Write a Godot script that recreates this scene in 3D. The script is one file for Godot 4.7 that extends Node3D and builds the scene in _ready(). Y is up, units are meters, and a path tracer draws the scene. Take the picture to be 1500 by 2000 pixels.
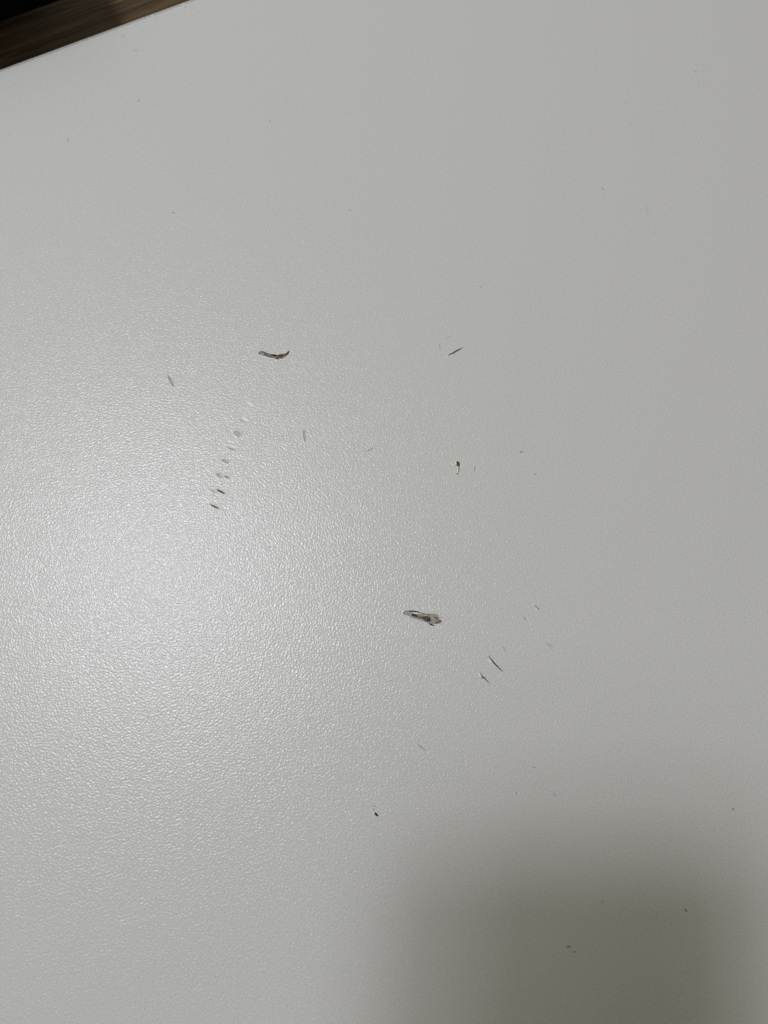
extends Node3D
# Close-up of a white pebble-grained table top with gouges and scratches. Table plane is y = 0; mark outlines are in millimetres on that plane.

const STEP := 0.1                       # grid of the worn patches, mm
const EDGE_A := Vector2(-158.49, -266.48)           # two points of the table's far edge, mm
const EDGE_B := Vector2(-80.77, -305.33)
const TILE := 120.0                     # mm that one tile of the grain covers

const GLINT := Vector2(-84.0, -47.0)    # pale facets are tilted towards this spot to catch the lamps, mm

var rng := RandomNumberGenerator.new()
var wear := FastNoiseLite.new()
var marks: Array = []                   # {called, label, cuts}
var cuts: Array = []                    # {mark, sub, line, look, w, depth, pts, box}
var looks: Dictionary = {}              # colours of dents and of what cuts lay bare (linear); pale lightened for glints
var along: Vector2
var inward: Vector2
var M: Dictionary = {}


func _ready():
	rng.seed = 7
	# ---- camera, exposure, lamps
	var cam := Camera3D.new()
	cam.name = "camera"
	cam.position = Vector3(0, 0.25, 0)
	cam.rotation_degrees = Vector3(-73, 0, 0)
	cam.fov = 67.38
	cam.near = 0.004
	cam.far = 20.0
	var lens := CameraAttributesPhysical.new()
	lens.frustum_focal_length = 18.0
	lens.frustum_focus_distance = 0.255
	lens.exposure_aperture = 8.0
	cam.attributes = lens
	add_child(cam)
	cam.current = true
	var e := Environment.new()
	e.background_mode = Environment.BG_COLOR
	e.background_color = Color(0.118, 0.111, 0.088).linear_to_srgb()   # the dim, warm light of the room all round
	e.tonemap_mode = Environment.TONE_MAPPER_LINEAR
	e.tonemap_exposure = 1.63
	e.sdfgi_enabled = true
	e.ssao_enabled = true
	e.ssil_enabled = true
	var we := WorldEnvironment.new()
	we.name = "environment"
	we.environment = e
	add_child(we)
	lamp("ceiling_lamp", Vector3(-0.57, 2.0, -0.54), Vector2(0.20, 0.20), 0.40)
	lamp("ceiling_lamp", Vector3(-0.71, 2.0, -0.46), Vector2(0.30, 0.30), 0.48)
	lamp("ceiling_panel_lamp", Vector3(-0.76, 2.0, -0.46), Vector2(0.70, 0.70), 0.45)

	# ---- table
	along = (EDGE_B - EDGE_A).normalized()
	inward = Vector2(-along.y, along.x)
	if inward.y < 0: inward = -inward
	materials()
	var table := thing("white_table", "white pebble-grained table top with gouges, slits and scratches", "table")
	list_marks()
	build_surface(table)
	build_rim(table)

	# ---- beyond the far edge
	build_board()
	build_shade_blocker()
	build_phone()


func lamp(called: String, at: Vector3, size: Vector2, energy: float):
	var l := AreaLight3D.new()
	l.name = called
	l.area_size = size
	l.light_color = Color(0.966, 0.977, 1.0)
	l.light_energy = energy
	l.area_range = 6.0
	l.shadow_enabled = true
	add_child(l, true)
	l.position = at
	l.look_at_from_position(at, Vector3(at.x, 0, at.z), Vector3(0, 0, -1))


func thing(called: String, label: String, category: String, at := Vector3.ZERO) -> Node3D:
	var o := Node3D.new()
	o.name = called
	o.set_meta("label", label)
	o.set_meta("category", category)
	o.position = at
	add_child(o, true)
	return o


func part(called: String, m: Mesh, mat: Material, parent: Node, label := "") -> MeshInstance3D:
	var o := MeshInstance3D.new()
	o.name = called
	o.mesh = m
	o.material_override = mat
	if label: o.set_meta("label", label)
	parent.add_child(o, true)
	return o


func flat(linear: Color, rough: float) -> StandardMaterial3D:
	var m := StandardMaterial3D.new()
	m.albedo_color = linear.linear_to_srgb()
	m.roughness = rough
	return m


func materials():
	wear.seed = 11
	wear.noise_type = FastNoiseLite.TYPE_SIMPLEX_SMOOTH
	wear.frequency = 1.6
	wear.fractal_octaves = 3
	var n := FastNoiseLite.new()
	n.seed = 3
	n.noise_type = FastNoiseLite.TYPE_SIMPLEX_SMOOTH
	n.frequency = 0.067
	n.fractal_octaves = 2
	n.fractal_gain = 0.35
	n.domain_warp_enabled = true
	n.domain_warp_amplitude = 6.0
	n.domain_warp_frequency = 0.03
	var grain := ImageTexture.create_from_image(seamless(n, 2048, 64))
	var w := flat(Color(0.80, 0.80, 0.785), 0.26)
	n.seed = 5
	n.frequency = 0.16
	n.fractal_octaves = 3
	n.domain_warp_enabled = false
	var fleck := seamless(n, 1024, 48)                # faint mottle added in colour for weak grain shading, a few per cent either way
	var bytes := fleck.get_data()
	for i in bytes.size():
		bytes[i] = clampi(int(242.0 + (bytes[i] - 128) * 0.075), 0, 255)
	w.albedo_color = Color(0.87, 0.868, 0.862).linear_to_srgb()
	w.albedo_texture = ImageTexture.create_from_image(Image.create_from_data(1024, 1024, false, Image.FORMAT_L8, bytes))
	w.heightmap_enabled = true
	w.heightmap_texture = grain
	w.heightmap_scale = 0.0084           # 0.084 mm of relief
	w.metallic_specular = 0.5
	M.white = w
	var worn := StandardMaterial3D.new()
	worn.vertex_color_use_as_albedo = true
	worn.roughness = 0.38
	M.worn = worn
	looks = {
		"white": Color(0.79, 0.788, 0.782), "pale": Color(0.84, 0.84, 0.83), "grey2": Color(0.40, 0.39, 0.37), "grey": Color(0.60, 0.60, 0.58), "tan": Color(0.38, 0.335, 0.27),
		"brown2": Color(0.25, 0.17, 0.105), "tan2": Color(0.24, 0.20, 0.155), "brown": Color(0.17, 0.095, 0.045), "rust": Color(0.16, 0.075, 0.022), "umber": Color(0.075, 0.043, 0.027), "dark": Color(0.03, 0.021, 0.016),
		"dark2": Color(0.075, 0.075, 0.072), "dark3": Color(0.12, 0.12, 0.11), "black": Color(0.02, 0.02, 0.018), "ash": Color(0.37, 0.37, 0.355),
		"ash2": Color(0.56, 0.56, 0.545), "ash3": Color(0.24, 0.24, 0.23), "ash4": Color(0.52, 0.52, 0.50),
	}


func seamless(n: FastNoiseLite, side: int, lap: int) -> Image:
	# noise whose right and lower borders run over into the left and upper ones, as rough there as elsewhere
	var full := side + lap
	var src := n.get_image(full, full, false, false, true).get_data()
	var out := PackedByteArray()
	for y in side:
		out.append_array(src.slice(y * full, y * full + side))
	for y in side:
		for x in lap:
			var t := x / float(lap)
			var m := (t * (src[y * full + x] - 128) + (1.0 - t) * (src[y * full + side + x] - 128)) / sqrt(t * t + (1.0 - t) * (1.0 - t))
			out[y * side + x] = clampi(int(m + 128.5), 0, 255)
	for y in lap:
		var t := y / float(lap)
		var w := sqrt(t * t + (1.0 - t) * (1.0 - t))
		for x in side:
			var m := (t * (out[y * side + x] - 128) + (1.0 - t) * (src[(side + y) * full + x] - 128)) / w
			out[y * side + x] = clampi(int(m + 128.5), 0, 255)
	return Image.create_from_data(side, side, false, Image.FORMAT_L8, out)


# ---------------------------------------------------------------- the worn surface

func mark(called: String, label: String):
	marks.append({"called": called, "label": label, "cuts": []})


func cut(sub: String, kind: String, look: String, w: float, depth: float, xy: Array):
	var pts := PackedVector2Array()
	for i in range(0, xy.size(), 2):
		pts.append(Vector2(xy[i], xy[i + 1]))
	var box := Rect2(pts[0], Vector2.ZERO)
	for p in pts: box = box.expand(p)
	var c := {"mark": marks.size() - 1, "sub": sub, "line": kind == "line", "look": look, "w": w, "depth": depth, "pts": pts, "box": box.grow(w + 0.75)}
	marks[-1].cuts.append(cuts.size())
	cuts.append(c)


func list_marks():
	mark("gouge", "curved gouge like a thin smile with brown core showing, upper left of centre")
	cut("pressed_laminate", "poly", "grey2", 0.25, 0.35, [-45.62, -136.74, -45.2, -137.4, -44.16, -137.49, -43.25, -136.99, -42.18, -136.49, -40.68, -136.08, -39.77, -135.74, -39.66, -134.88, -41.22, -135.0, -42.73, -135.49, -44.24, -135.99, -45.45, -136.41])
	cut("torn_fibre", "poly", "tan2", 0.12, 0.5, [-43.83, -136.74, -42.18, -136.41, -40.67, -135.99, -39.47, -135.74, -38.86, -135.33, -38.24, -134.75, -37.2, -134.55, -35.89, -135.41, -35.02, -136.08, -35.35, -136.74, -36.37, -136.16, -37.71, -136.16, -38.26, -135.08, -39.66, -134.88, -41.23, -135.03, -42.73, -135.54, -43.65, -136.08])
	cut("exposed_core", "poly", "brown", 0.12, 0.55, [-39.91, -135.49, -39.32, -135.74, -38.44, -135.99, -37.64, -136.32, -36.37, -136.32, -35.35, -136.91, -34.64, -137.74, -34.35, -137.24, -35.03, -136.16, -36.34, -135.58, -37.22, -135.08, -38.11, -135.0, -39.15, -135.08])
	cut("crack", "line", "dark", 0.16, 0.5, [-45.27, -137.37, -44.16, -137.44, -43.24, -136.94, -42.18, -136.49, -40.98, -136.24])
	cut("crack", "line", "dark", 0.34, 0.6, [-41.28, -136.24, -39.78, -135.91, -38.43, -135.74])
	cut("crack", "line", "dark", 0.24, 0.5, [-39.73, -134.88, -38.83, -134.67, -38.0, -134.34])
	cut("crack", "line", "dark", 0.22, 0.5, [-36.36, -136.08, -35.34, -136.66, -34.62, -137.24, -34.64, -137.82])
	cut("loose_flake", "line", "pale", 0.12, -0.07, [-33.94, -136.99, -33.44, -137.4, -33.01, -137.9])
	mark("gouge", "largest gouge, torn open to brown core with a broken right end")
	cut("torn_paper", "poly", "tan", 0.18, 0.25, [6.23, -41.82, 6.84, -42.56, 8.72, -42.56, 10.86, -42.35, 12.2, -41.95, 13.8, -41.55, 14.87, -41.55, 16.75, -41.55, 17.81, -41.07, 18.06, -40.13, 18.78, -39.46, 18.56, -38.66, 16.95, -38.26, 15.08, -38.39, 13.49, -39.0, 11.36, -39.73, 9.77, -40.34, 8.3, -40.87, 6.56, -41.48])
	cut("pressed_laminate", "poly", "grey2", 0.2, 0.2, [6.23, -41.82, 6.84, -42.42, 8.72, -42.42, 9.12, -42.02, 8.97, -41.07, 8.3, -40.94, 6.56, -41.48])
	cut("exposed_core", "poly", "umber", 0.12, 0.55, [8.98, -41.72, 10.32, -41.55, 11.38, -40.74, 12.71, -40.07, 12.57, -39.73, 11.37, -40.27, 9.24, -40.94])
	cut("exposed_core", "poly", "rust", 0.12, 0.6, [11.38, -40.81, 13.26, -40.94, 14.06, -40.87, 15.19, -40.54, 15.3, -39.0, 14.03, -39.06, 12.57, -39.8])
	cut("exposed_core", "poly", "umber", 0.08, 0.7, [14.18, -40.4, 15.19, -40.54, 15.3, -39.0, 13.76, -39.2])
	cut("splinter", "poly", "tan", 0.1, 0.1, [15.25, -40.13, 16.18, -40.0, 16.85, -39.73, 16.69, -38.39, 16.02, -38.53, 15.36, -38.93])
	cut("exposed_core", "poly", "brown2", 0.1, 0.4, [16.97, -39.33, 17.92, -39.73, 18.78, -39.4, 18.56, -38.66, 17.22, -38.39, 16.15, -38.46, 16.83, -38.79])
	cut("crack", "line", "dark", 0.2, 0.4, [7.38, -42.53, 8.72, -42.49, 9.93, -42.42, 10.86, -42.26, 12.2, -41.91])
	cut("crack", "line", "dark", 0.16, 0.4, [11.11, -40.74, 12.17, -40.27, 13.1, -39.67])
	cut("crack", "line", "dark", 0.12, 0.4, [13.86, -41.07, 14.74, -41.45, 15.26, -40.94])
	cut("crack", "line", "dark3", 0.26, 0.3, [16.19, -40.34, 16.99, -40.27, 17.85, -39.87])
	cut("crack", "line", "dark", 0.22, 0.4, [14.55, -38.46, 15.35, -38.06, 16.47, -37.73])
	cut("crack", "line", "ash", 0.07, 0.2, [17.86, -40.13, 18.73, -40.13, 19.8, -40.13])
	cut("crack", "line", "ash", 0.08, 0.2, [8.43, -40.54, 9.63, -40.2, 10.83, -39.8])
	cut("crack", "line", "ash", 0.1, 0.3, [15.0, -41.45, 16.75, -41.41, 18.01, -40.91])
	cut("crack", "line", "dark3", 0.1, 0.3, [15.43, -38.86, 16.16, -38.53, 16.82, -38.42])
	cut("crack", "line", "dark3", 0.12, 0.3, [16.97, -39.13, 17.71, -39.33, 18.03, -38.93])
	cut("crack", "line", "umber", 0.12, 0.3, [15.25, -40.13, 15.37, -39.46, 15.76, -38.79])
	cut("crack", "line", "ash", 0.1, 0.3, [11.91, -40.74, 12.99, -40.94, 13.93, -41.01])
	cut("loose_flake", "poly", "pale", 0.1, -0.07, [9.38, -41.99, 10.32, -42.02, 11.66, -41.72, 12.59, -41.34, 11.39, -41.56, 9.38, -41.84])
	cut("loose_flake", "line", "pale", 0.14, -0.07, [18.05, -39.87, 19.12, -39.8, 19.98, -39.46])
	cut("loose_flake", "line", "pale", 0.15, -0.07, [16.81, -38.13, 17.61, -37.86, 18.27, -37.73])
	mark("gouge", "small brown pit shaped like a hook, right of centre")
	cut("exposed_core", "poly", "brown", 0.1, 0.6, [25.32, -94.81, 25.61, -94.81, 26.31, -94.25, 26.34, -93.27, 26.01, -92.91, 25.45, -93.2, 25.22, -93.52])
	cut("crack", "line", "dark", 0.12, 0.5, [26.1, -93.27, 25.99, -92.39, 26.06, -91.76, 25.79, -90.75])
	cut("crack", "line", "dark", 0.09, 0.4, [25.85, -90.75, 25.54, -90.25, 24.77, -90.19])
	cut("crack", "line", "ash", 0.07, 0.3, [26.07, -92.01, 26.47, -91.57])
	cut("crack", "line", "ash", 0.08, 0.3, [25.27, -93.27, 24.61, -92.76])
	cut("loose_flake", "line", "pale", 0.2, -0.07, [24.96, -94.66, 24.85, -93.77])
	cut("loose_flake", "line", "pale", 0.18, -0.07, [26.66, -94.02, 26.76, -93.52, 26.39, -92.89])
	mark("slit", "sharp dark slit slanting up to the right, right of centre")
	cut("", "line", "dark2", 0.24, 0.5, [23.17, -135.77, 24.18, -136.39, 25.43, -137.02, 26.19, -137.57, 26.95, -138.06, 27.71, -138.47, 28.85, -139.13])
	mark("hairline_scratch", "upper of two hairline scratches above the sharp dark slit")
	cut("", "line", "ash", 0.09, 0.08, [22.84, -142.87, 23.6, -143.22, 24.36, -143.85])
	mark("hairline_scratch", "upright hairline scratch left of the sharp dark slit")
	cut("", "line", "ash", 0.09, 0.08, [19.86, -140.38, 20.42, -140.28, 20.38, -138.82, 20.54, -137.57])
	mark("nick", "whitish nick with a grey left lip, just right of the hooked pit")
	cut("dark_lip", "line", "ash", 0.12, 0.22, [31.72, -93.2, 31.51, -92.26, 31.32, -90.75])
	cut("loose_flake", "poly", "white", 0.3, -0.05, [32.01, -92.89, 32.78, -93.08, 32.97, -91.76, 31.9, -91.38])
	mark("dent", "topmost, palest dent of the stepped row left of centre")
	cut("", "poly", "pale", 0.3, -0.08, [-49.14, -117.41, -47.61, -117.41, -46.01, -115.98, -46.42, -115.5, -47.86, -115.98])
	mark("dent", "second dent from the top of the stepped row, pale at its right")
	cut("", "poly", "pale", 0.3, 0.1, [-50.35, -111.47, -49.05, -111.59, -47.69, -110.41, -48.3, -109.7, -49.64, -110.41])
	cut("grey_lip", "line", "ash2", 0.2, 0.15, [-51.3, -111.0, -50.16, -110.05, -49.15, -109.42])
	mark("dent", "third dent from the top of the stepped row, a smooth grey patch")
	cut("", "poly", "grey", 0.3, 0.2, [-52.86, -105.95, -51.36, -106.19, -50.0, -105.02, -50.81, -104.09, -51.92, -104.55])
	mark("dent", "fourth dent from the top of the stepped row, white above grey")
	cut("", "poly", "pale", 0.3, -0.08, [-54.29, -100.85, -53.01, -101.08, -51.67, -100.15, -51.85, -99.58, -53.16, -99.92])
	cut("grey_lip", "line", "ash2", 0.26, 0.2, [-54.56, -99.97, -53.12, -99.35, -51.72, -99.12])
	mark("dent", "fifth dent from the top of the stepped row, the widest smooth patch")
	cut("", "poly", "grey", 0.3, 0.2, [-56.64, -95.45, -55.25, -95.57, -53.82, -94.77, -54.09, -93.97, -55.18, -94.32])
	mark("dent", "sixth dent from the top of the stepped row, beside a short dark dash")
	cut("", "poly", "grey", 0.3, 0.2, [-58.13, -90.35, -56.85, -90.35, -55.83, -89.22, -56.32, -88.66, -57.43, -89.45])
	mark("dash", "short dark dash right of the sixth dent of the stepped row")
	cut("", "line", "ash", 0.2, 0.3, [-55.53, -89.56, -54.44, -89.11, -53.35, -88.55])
	mark("slit", "upper of the two dark slits at the foot of the stepped row of dents")
	cut("", "line", "dark2", 0.26, 0.4, [-57.43, -84.41, -56.02, -83.75, -54.6, -82.97])
	mark("hairline_scratch", "thin grey line left of the upper slit at the stepped row's foot")
	cut("", "line", "ash", 0.1, 0.15, [-59.98, -84.64, -58.55, -83.86, -57.14, -83.15])
	mark("slit", "lowest dark slit, at the very foot of the stepped row of dents")
	cut("", "line", "dark2", 0.2, 0.4, [-59.29, -79.06, -57.78, -78.38, -56.26, -77.56])
	mark("groove", "long smooth groove slanting down right, far left of the photo")
	cut("", "line", "ash2", 0.42, 0.3, [-77.75, -128.1, -77.04, -126.68, -76.21, -124.85, -75.25, -123.28])
	cut("raised_rim", "line", "pale", 0.3, -0.07, [-77.24, -128.53, -76.59, -127.12])
	mark("groove", "upright shallow groove left of centre, right of the stepped dents")
	cut("", "line", "ash2", 0.36, 0.28, [-28.04, -106.83, -27.99, -105.02, -27.56, -101.92])
	mark("hairline_scratch", "curved hairline with a hooked right end, near the photo's centre")
	cut("", "line", "ash3", 0.1, 0.12, [-6.55, -98.67, -5.48, -98.85, -4.41, -99.31, -3.74, -100.0])
	mark("scratch", "longest scratch right of the largest gouge, dark and slanting down right")
	cut("", "line", "dark3", 0.2, 0.35, [33.52, -28.05, 34.67, -26.64, 35.71, -25.34, 36.76, -24.26, 38.12, -22.86])
	cut("raised_rim", "line", "pale", 0.2, -0.07, [33.28, -27.62, 34.0, -26.31, 34.85, -25.67])
	mark("scratch", "short scratch below left of the longest scratch, with white beginning")
	cut("", "line", "dark3", 0.14, 0.3, [30.58, -22.76, 31.83, -21.15, 32.67, -20.4, 33.61, -19.34])
	cut("dark_pit", "line", "dark3", 0.2, 0.4, [31.4, -21.21, 32.26, -20.94])
	cut("raised_rim", "line", "pale", 0.22, -0.07, [29.82, -22.97, 30.56, -22.11, 31.08, -21.47])
	mark("scratch", "uppermost short scratch of those right of the largest gouge")
	cut("", "line", "ash", 0.12, 0.25, [49.3, -44.56, 50.36, -43.55, 51.2, -42.53])
	cut("raised_rim", "line", "pale", 0.16, -0.07, [49.35, -43.43, 50.2, -42.76])
	mark("speck", "tiny grey speck where a broken pale scratch begins, right of the largest gouge")
	cut("", "line", "ash", 0.13, 0.1, [45.71, -40.29, 46.23, -39.62])
	mark("scratch", "broken pale scratch of tiny white bits, right of the largest gouge")
	cut("", "line", "pale", 0.11, -0.07, [47.18, -38.62, 48.04, -38.06])
	cut("", "line", "pale", 0.12, -0.07, [47.19, -36.84, 48.81, -36.06])
	cut("", "line", "pale", 0.09, -0.07, [49.62, -34.73, 50.24, -33.85])
	mark("scratch", "faint forked scratch, rightmost of those beyond the largest gouge")
	cut("", "line", "ash4", 0.11, 0.15, [52.26, -32.53, 53.18, -31.32, 54.42, -30.01])
	cut("", "line", "ash4", 0.1, 0.1, [53.0, -31.98, 54.89, -30.56])
	mark("scratch", "faint short scratch just above the longest scratch")
	cut("", "line", "ash4", 0.12, 0.15, [38.05, -31.1, 38.79, -30.45, 39.4, -29.25])
	mark("pit", "small black oval pit low in the middle, above the phone shadow")
	cut("", "line", "black", 0.3, 0.6, [-2.78, 19.11, -2.39, 19.65, -1.71, 20.18])
	cut("tail", "line", "ash4", 0.12, 0.12, [-3.23, 17.02, -2.7, 17.41, -1.87, 17.56])
	cut("tail", "line", "ash4", 0.14, 0.12, [-3.33, 17.9, -2.8, 18.97])
	cut("raised_rim", "line", "pale", 0.13, -0.07, [-0.73, 19.89, 0.0, 19.74, 0.83, 19.31])
	mark("scratch", "faint scratch with a white lower end, below the largest gouge")
	cut("", "line", "ash4", 0.16, 0.18, [10.11, -1.01, 12.0, 0.42, 13.26, 1.43])
	cut("raised_rim", "line", "pale", 0.14, -0.07, [13.05, 1.23, 14.51, 2.44])
	mark("speck", "tiny v-shaped grey speck above the phone shadow")
	cut("", "line", "ash", 0.1, 0.1, [45.78, 5.58, 46.29, 6.26, 47.15, 5.9])
	mark("speck", "faint smudge left of the curled speck above the phone shadow")
	cut("", "line", "ash4", 0.14, 0.1, [40.26, 13.01, 40.83, 14.19])
	mark("speck", "faint curled speck above the phone shadow")
	cut("", "line", "ash", 0.1, 0.1, [52.05, 13.01, 52.1, 14.19, 52.92, 14.39])
	mark("speck", "dark dot near the right edge of the phone shadow")
	cut("", "line", "ash", 0.3, 0.1, [88.56, 45.83, 88.87, 46.15])
	mark("speck", "darker left dot of a pair in the middle of the phone shadow")
	cut("", "line", "ash", 0.24, 0.1, [53.24, 55.47, 54.1, 55.47])
	mark("speck", "fainter right dot of a pair in the middle of the phone shadow")
	cut("", "line", "ash4", 0.24, 0.1, [54.77, 56.77, 55.63, 56.83])
	mark("speck", "faint smudge inside the top of the phone shadow")
	cut("", "line", "ash4", 0.2, 0.1, [63.91, 43.77, 64.99, 43.45])
	mark("speck", "tiny dark dot alone in the upper middle of the white top")
	cut("", "line", "ash", 0.2, 0.1, [-13.35, -198.69, -12.89, -198.47])
	mark("speck", "long faint curved hairline at the upper right of the white top")
	cut("", "line", "ash4", 0.11, 0.1, [102.51, -200.78, 101.58, -198.91, 102.39, -195.07])
	mark("speck", "tiny faint dot between the upper dot and the dark slit")
	cut("", "line", "ash4", 0.2, 0.1, [35.79, -164.7, 36.31, -164.29])
	mark("speck", "short upright tick near the upper left, below the wooden board")
	cut("", "line", "ash", 0.14, 0.1, [-126.44, -232.98, -125.96, -230.72])
	mark("speck", "faint dot below right of the upright tick")
	cut("", "line", "ash", 0.26, 0.1, [-81.72, -197.43, -81.32, -197.34])
	mark("speck", "short slanted tick close below the wooden board")
	cut("", "line", "ash", 0.17, 0.1, [-110.0, -285.97, -109.04, -285.01])
	mark("speck", "short level tick below the slanted tick, near the wooden board")
	cut("", "line", "ash", 0.15, 0.1, [-104.89, -277.87, -103.69, -277.78, -102.67, -277.83])
	mark("speck", "tiny dot below the two ticks near the wooden board")
	cut("", "line", "ash", 0.22, 0.1, [-100.07, -251.61, -99.67, -251.47])
	mark("speck", "tiny loop-shaped mark beside the white edge strip")
	cut("", "line", "ash4", 0.1, 0.1, [-98.01, -294.76, -96.77, -294.49, -96.04, -295.21, -96.72, -295.85, -97.77, -295.98])
	mark("speck", "small chipped mark on the rim at the top of the photo")
	cut("", "line", "ash", 0.13, 0.1, [-85.23, -302.35, -84.15, -300.98])
	mark("speck", "dark level dash near the upper right corner")
	cut("", "line", "ash", 0.18, 0.1, [128.21, -266.33, 129.31, -266.55])
	mark("speck", "faint pair of grains below the dark dash at upper right")
	cut("", "line", "ash4", 0.18, 0.1, [128.69, -259.94, 129.12, -258.88])
	cut("", "line", "ash4", 0.14, 0.1, [131.06, -259.59, 131.51, -258.74])
	mark("speck", "faint dot left of the grains at upper right")
	cut("", "line", "ash4", 0.2, 0.1, [97.74, -250.98, 98.04, -250.63])
	mark("speck", "faint grain at upper right, below the faint dot")
	cut("", "line", "ash4", 0.2, 0.1, [99.68, -240.33, 99.96, -239.78])
	mark("speck", "dark dot at right, above the long faint hairline")
	cut("", "line", "ash", 0.2, 0.1, [85.36, -208.39, 85.72, -208.26])
	mark("speck", "dark level speck right of the whitish nick")
	cut("", "line", "ash", 0.22, 0.1, [47.54, -98.31, 48.33, -98.42])
	mark("speck", "faint dash right of the whitish nick and below its dark speck")
	cut("", "line", "ash4", 0.18, 0.1, [52.13, -89.95, 52.73, -90.13])
	mark("speck", "faint grey dot right of the phone shadow's top")
	cut("", "line", "ash", 0.18, 0.1, [106.16, 17.95, 106.57, 18.39])
	mark("speck", "faint dot in the upper middle near the top")
	cut("", "line", "ash4", 0.24, 0.1, [-46.24, -241.35, -45.6, -240.84])


func reach(c: Dictionary, p: Vector2) -> float:
	# millimetres inside the cut (positive) or outside it (negative)
	var pts: PackedVector2Array = c.pts
	var best := 1e9
	var where := 0.0
	var n := pts.size()
	var segs := n - 1 if c.line else n
	for i in segs:
		var a := pts[i]
		var b := pts[(i + 1) % n]
		var ab := b - a
		var t := clampf((p - a).dot(ab) / maxf(ab.length_squared(), 1e-9), 0.0, 1.0)
		var d := p.distance_to(a + ab * t)
		if d < best:
			best = d
			where = (i + t) / segs
	var ragged := 0.05 * wear.get_noise_2d(p.x * 1.7 + 40.0, p.y * 1.7)
	if c.line:
		var long: float = pts[0].distance_to(pts[n - 1])
		var taper := 1.0 if long < 1.0 else clampf(pow(4.0 * where * (1.0 - where), 0.6), 0.12, 1.0)
		return c.w * taper - best + ragged
	return (best if Geometry2D.is_point_in_polygon(p, pts) else -best) + ragged + 0.05


func build_surface(table: Node3D):
	# patches: the cuts' boxes, joined where they overlap, snapped to the grid
	var patches: Array = []
	for i in cuts.size():
		patches.append({"box": cuts[i].box, "cuts": [i]})
	var again := true
	while again:
		again = false
		for i in patches.size():
			for j in range(patches.size() - 1, i, -1):
				if patches[i].box.grow(0.2).intersects(patches[j].box):
					patches[i].box = patches[i].box.merge(patches[j].box)
					patches[i].cuts += patches[j].cuts
					patches.remove_at(j)
					again = true
	var whole := SurfaceTool.new()
	whole.begin(Mesh.PRIMITIVE_TRIANGLES)
	var xs: Array = []
	var zs: Array = []
	for q in patches:
		var lo: Vector2 = (q.box.position / STEP).floor() * STEP
		var hi: Vector2 = (q.box.end / STEP).ceil() * STEP
		q.box = Rect2(lo, hi - lo)
		q.cuts.sort()
		xs += [lo.x, hi.x]
		zs += [lo.y, hi.y]
	# the plain remainder as clipped cells between the patches' borders
	var table_shape := PackedVector2Array([EDGE_A - along * 450.0, EDGE_A + along * 750.0, EDGE_A + along * 750.0 + inward * 800.0, EDGE_A - along * 450.0 + inward * 800.0])
	var bounds := Rect2(table_shape[0], Vector2.ZERO)
	for p in table_shape: bounds = bounds.expand(p)
	xs += [bounds.position.x, bounds.end.x]
	zs += [bounds.position.y, bounds.end.y]
	xs.sort()
	zs.sort()
	for i in xs.size() - 1:
		if xs[i + 1] - xs[i] < 1e-4: continue
		for j in zs.size() - 1:
			if zs[j + 1] - zs[j] < 1e-4: continue
			var mid := Vector2((xs[i] + xs[i + 1]) / 2, (zs[j] + zs[j + 1]) / 2)
			if patches.any(func(q): return q.box.has_point(mid)): continue
			var cell := PackedVector2Array([Vector2(xs[i], zs[j]), Vector2(xs[i + 1], zs[j]), Vector2(xs[i + 1], zs[j + 1]), Vector2(xs[i], zs[j + 1])])
			for poly in Geometry2D.intersect_polygons(cell, table_shape):
				for k in range(1, poly.size() - 1):
					tri(whole, poly[0], poly[k], poly[k + 1])
	# the patches
	var st: Dictionary = {}
	for q in patches: build_patch(q, whole, st)
	whole.index()
	part("laminate_surface", whole.commit(), M.white, table)
	for k in marks.size():
		var o: Node3D = null
		var m: Dictionary = marks[k]
		var subs: Array = []
		for ci in m.cuts:
			if not st.has(ci): continue
			if o == null and cuts[ci].sub == "":
				o = part(m.called, st[ci].commit(), M.worn, table, m.label)
			else:
				subs.append(ci)
		if o == null:
			o = Node3D.new()
			o.name = m.called
			o.set_meta("label", m.label)
			table.add_child(o, true)
		for ci in subs:
			part(cuts[ci].sub if cuts[ci].sub else "dash", st[ci].commit(), M.worn, o)


func tri(st: SurfaceTool, a: Vector2, b: Vector2, c: Vector2):
	var order := [a, b, c] if (b - a).cross(c - a) > 0 else [a, c, b]   # seen from above, x right and z down: clockwise
	for p in order:
		st.set_normal(Vector3.UP)
		st.set_uv(p / TILE)
		st.add_vertex(Vector3(p.x, 0, p.y) * 0.001)


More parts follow.
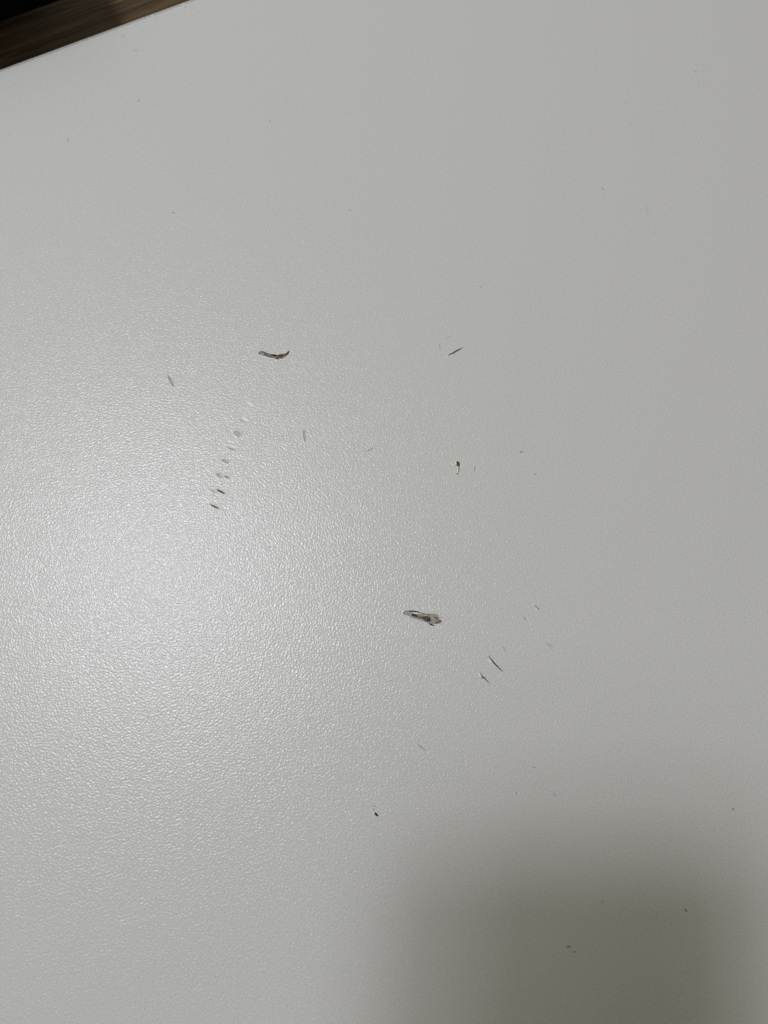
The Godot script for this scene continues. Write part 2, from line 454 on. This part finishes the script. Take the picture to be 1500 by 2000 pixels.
func build_patch(q: Dictionary, whole: SurfaceTool, st: Dictionary):
	var lo: Vector2 = q.box.position
	var nx := int(round(q.box.size.x / STEP))
	var nz := int(round(q.box.size.y / STEP))
	var h := PackedFloat32Array()
	var owner := PackedInt32Array()
	var cover := PackedFloat32Array()
	h.resize((nx + 1) * (nz + 1))
	owner.resize(h.size())
	cover.resize(h.size())
	owner.fill(-1)
	for j in nz + 1:
		for i in nx + 1:
			var p := lo + Vector2(i, j) * STEP
			var at := j * (nx + 1) + i
			var y := 0.0
			for ci in q.cuts:
				var c: Dictionary = cuts[ci]
				if not c.box.has_point(p): continue
				var r := reach(c, p)
				if r > -0.09:
					owner[at] = ci
					cover[at] = smoothstep(-0.09, 0.07, r)
					var ramp: float = c.w if not c.line else c.w * 0.8
					var rough: float = 1.0 + 0.5 * wear.get_noise_2d(p.x * 3.0, p.y * 3.0) if absf(c.depth) > 0.15 else 1.0
					if c.look == "pale":
						y = lerpf(y, (p - c.box.get_center()).dot(c.box.get_center() - GLINT) * 0.00225, cover[at])   # flat facet, its slant set to catch the lamp glint
						continue
					y = lerpf(y, -c.depth * rough * smoothstep(0.0, 1.0, clampf(r / ramp, 0.0, 1.0)), cover[at])
				elif y == 0.0 and c.depth > 0.12:
					y += minf(0.06, c.depth * 0.16) * exp(-pow((r + 0.22) / 0.16, 2.0))     # lip pushed up round the cut
			if i == 0 or j == 0 or i == nx or j == nz: y = 0.0
			h[at] = y
	for j in nz:
		for i in nx:
			var a := j * (nx + 1) + i
			var who := maxi(maxi(owner[a], owner[a + 1]), maxi(owner[a + nx + 1], owner[a + nx + 2]))
			var s := whole
			if who >= 0:
				if not st.has(who):
					st[who] = SurfaceTool.new()
					st[who].begin(Mesh.PRIMITIVE_TRIANGLES)
				s = st[who]
			for k in [[0, 0], [1, 0], [1, 1], [0, 0], [1, 1], [0, 1]]:
				var ii: int = i + k[0]
				var jj: int = j + k[1]
				var at := jj * (nx + 1) + ii
				var dx := (h[jj * (nx + 1) + mini(ii + 1, nx)] - h[jj * (nx + 1) + maxi(ii - 1, 0)]) / (2.0 * STEP)
				var dz := (h[mini(jj + 1, nz) * (nx + 1) + ii] - h[maxi(jj - 1, 0) * (nx + 1) + ii]) / (2.0 * STEP)
				var p := lo + Vector2(ii, jj) * STEP
				s.set_normal(Vector3(-dx, 1, -dz).normalized())
				s.set_uv(p / TILE)
				if who >= 0:
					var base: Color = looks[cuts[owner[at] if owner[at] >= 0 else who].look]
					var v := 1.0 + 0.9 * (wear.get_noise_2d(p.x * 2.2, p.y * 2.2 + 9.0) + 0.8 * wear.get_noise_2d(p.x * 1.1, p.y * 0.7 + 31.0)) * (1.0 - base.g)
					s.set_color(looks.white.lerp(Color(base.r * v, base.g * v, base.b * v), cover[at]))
				s.add_vertex(Vector3(p.x, h[at], p.y) * 0.001)


func edge_point(s: float, out: float, y: float) -> Vector3:
	var p := EDGE_A + along * s - inward * out
	return Vector3(p.x, y, p.y) * 0.001


func strip(profile: Array, s0: float, s1: float, pieces: int) -> ArrayMesh:
	# profile of [outward, y] millimetres swept along the table's edge
	var st := SurfaceTool.new()
	st.begin(Mesh.PRIMITIVE_TRIANGLES)
	for k in pieces:
		var a := lerpf(s0, s1, float(k) / pieces)
		var b := lerpf(s0, s1, float(k + 1) / pieces)
		for i in profile.size() - 1:
			var u = profile[i]
			var v = profile[i + 1]
			var q := [edge_point(a, u[0], u[1]), edge_point(a, v[0], v[1]), edge_point(b, v[0], v[1]), edge_point(b, u[0], u[1])]
			for t in [[0, 1, 2], [0, 2, 3]]:
				for w in t:
					st.add_vertex(q[w])
	st.generate_normals()
	return st.commit()


func build_rim(table: Node3D):
	# dark glue line in a shallow groove, then the white edge strip with a rounded arris
	part("glue_line", strip([[0.0, 0.0], [0.01, -0.12], [0.2, -0.12], [0.21, 0.0]], -450, 750, 1), flat(Color(0.16, 0.14, 0.12), 0.8), table)
	var m := flat(Color(0.82, 0.82, 0.80), 0.4)
	part("edge_strip", strip([[0.21, 0.01], [0.55, 0.01], [0.75, -0.03], [0.9, -0.12], [1.0, -0.3], [1.02, -25.0], [0.0, -25.0]], -450, 750, 1), m, table, "thin white strip glued along the far edge")
	part("table_core", strip([[0.0, -25.0], [-800.0, -25.0], [-800.0, -0.02]], -450, 750, 1), flat(Color(0.3, 0.22, 0.15), 0.9), table)


func wood() -> StandardMaterial3D:
	var n := FastNoiseLite.new()
	n.seed = 21
	n.noise_type = FastNoiseLite.TYPE_SIMPLEX_SMOOTH
	n.frequency = 1.0
	n.fractal_octaves = 3
	var w := 512
	var hgt := 1024
	var im := Image.create(w, hgt, false, Image.FORMAT_RGB8)
	var bump := Image.create(w, hgt, false, Image.FORMAT_L8)
	for y in hgt:
		for x in w:
			var u := x / float(w)
			var v := y / float(hgt)
			var broad := n.get_noise_2d(u * 2.0, v * 22.0)
			var fine := n.get_noise_2d(u * 3.0 + 50.0, v * 110.0 + broad * 3.0)
			var pore := n.get_noise_2d(u * 14.0 + 9.0, v * 330.0)
			var k := clampf(0.55 + 0.42 * broad + 0.7 * fine + 0.2 * pore, 0.0, 1.0)
			var dark := smoothstep(0.25, 0.5, n.get_noise_2d(u * 4.0 + 90.0, v * 70.0))
			k *= 1.0 - 0.6 * dark
			var c := Color(0.04, 0.026, 0.015).lerp(Color(0.22, 0.145, 0.077), k)
			im.set_pixel(x, y, c.linear_to_srgb())
			bump.set_pixel(x, y, Color(k, k, k))
	var m := StandardMaterial3D.new()
	m.albedo_texture = ImageTexture.create_from_image(im)
	m.roughness = 0.55
	m.heightmap_enabled = true
	m.heightmap_texture = ImageTexture.create_from_image(bump)
	m.heightmap_scale = 0.006
	return m


func slab(a: Vector2, b: Vector2, top: float, bottom: float, round_off: float) -> ArrayMesh:
	# a board laid in the edge's own axes: x along the edge, y outward from it, millimetres, with rounded long arrises
	var st := SurfaceTool.new()
	st.begin(Mesh.PRIMITIVE_TRIANGLES)
	var prof: Array = [[a.y, bottom], [a.y, top - round_off], [a.y + round_off * 0.3, top - round_off * 0.3], [a.y + round_off, top], [b.y - round_off, top], [b.y - round_off * 0.3, top - round_off * 0.3], [b.y, top - round_off], [b.y, bottom], [a.y, bottom]]
	var run := 0.0
	for i in prof.size() - 1:
		var u = prof[i]
		var v = prof[i + 1]
		var step := Vector2(v[0] - u[0], v[1] - u[1]).length()
		var q := [[a.x, u, run], [a.x, v, run + step], [b.x, v, run + step], [b.x, u, run]]
		for t in [[0, 1, 2], [0, 2, 3]]:
			for w in t:
				st.set_uv(Vector2(q[w][0] / 260.0, q[w][2] / 130.0))
				st.add_vertex(edge_point(q[w][0], q[w][1][0], q[w][1][1]))
		run += step
	for x in [a.x, b.x]:
		for i in range(1, prof.size() - 2):
			for p in [prof[0], prof[i], prof[i + 1]]:
				st.set_uv(Vector2(p[0] / 130.0, p[1] / 130.0))
				st.add_vertex(edge_point(x, p[0], p[1]))
	st.generate_normals()
	return st.commit()


func build_board():
	var t := thing("wooden_board", "dark brown wood-grain board beyond the white table's far edge", "board")
	part("board", slab(Vector2(-420, 1.2), Vector2(720, 150.0), -4.0, -22.0, 1.0), wood(), t)


func build_shade_blocker():  # added overhang: shades the wood and blacks out its corner
	var t := thing("shade_blocker", "added matte black shelf over the wooden board, lost in shadow at the photo's top left corner", "blocker")
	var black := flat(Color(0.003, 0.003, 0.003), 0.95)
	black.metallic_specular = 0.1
	part("shade_deck", slab(Vector2(-320, 7.0), Vector2(50, 190.0), 26.0, 14.0, 1.5), black, t)
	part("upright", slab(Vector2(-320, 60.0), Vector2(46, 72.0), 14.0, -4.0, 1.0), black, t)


# ---------------------------------------------------------------- the phone that takes the picture and throws the shadow

func rounded(half: Vector2, r: float, thick: float, bevel: float) -> ArrayMesh:
	var st := SurfaceTool.new()
	st.begin(Mesh.PRIMITIVE_TRIANGLES)
	var rings: Array = []
	for lv in [[-bevel, 0.0], [-bevel * 0.3, bevel * 0.3], [0.0, bevel], [0.0, thick - bevel], [-bevel * 0.3, thick - bevel * 0.3], [-bevel, thick]]:
		var ring := PackedVector3Array()
		for c in 4:
			var sx := 1.0 if c in [0, 3] else -1.0
			var sy := 1.0 if c < 2 else -1.0
			for k in 9:
				var ang := (c + k / 8.0) * PI / 2
				ring.append(Vector3(sx * (half.x - r) + cos(ang) * (r + lv[0]), sy * (half.y - r) + sin(ang) * (r + lv[0]), lv[1]))
		rings.append(ring)
	for i in rings.size() - 1:
		for k in rings[i].size():
			var n: int = (k + 1) % rings[i].size()
			for p in [rings[i][k], rings[i + 1][k], rings[i + 1][n], rings[i][k], rings[i + 1][n], rings[i][n]]:
				st.add_vertex(p * 0.001)
	for i in [0, rings.size() - 1]:
		for k in range(1, rings[i].size() - 1):
			for p in [rings[i][0], rings[i][k], rings[i][k + 1]]:
				st.add_vertex(p * 0.001)
	st.generate_normals()
	return st.commit()


func build_phone():
	# held over the table with its rear lens where the picture is taken from; local z points back to the holder
	var t := thing("phone", "dark phone held over the table, seen only by its soft shadow", "phone")
	t.rotation_degrees.x = -73
	t.position = Vector3(0, 0.25, 0)
	var shell := flat(Color(0.02, 0.021, 0.023), 0.35)
	var o := part("body", rounded(Vector2(47.0, 82.0), 10.0, 8.0, 1.2), shell, t)
	o.position = Vector3(-0.0315, -0.0330, 0.0045)
	var b := part("camera_bump", rounded(Vector2(18, 18), 7.0, 2.2, 0.5), shell, t)
	b.position = Vector3(-0.0085, -0.0085, 0.0028)
	var ring := flat(Color(0.08, 0.08, 0.085), 0.3)
	ring.metallic = 0.8
	for p in [Vector2(0, 0), Vector2(-17, -17), Vector2(0, -17)]:
		var l := part("lens", rounded(Vector2(6, 6), 6.0, 1.4, 0.3), ring, t)
		l.position = Vector3(p.x * 0.001, p.y * 0.001, 0.0016)
	var s := part("screen", rounded(Vector2(45.0, 80.0), 9.0, 0.2, 0.05), flat(Color(0.01, 0.01, 0.012), 0.1), t)
	s.position = Vector3(-0.0315, -0.0330, 0.01252)
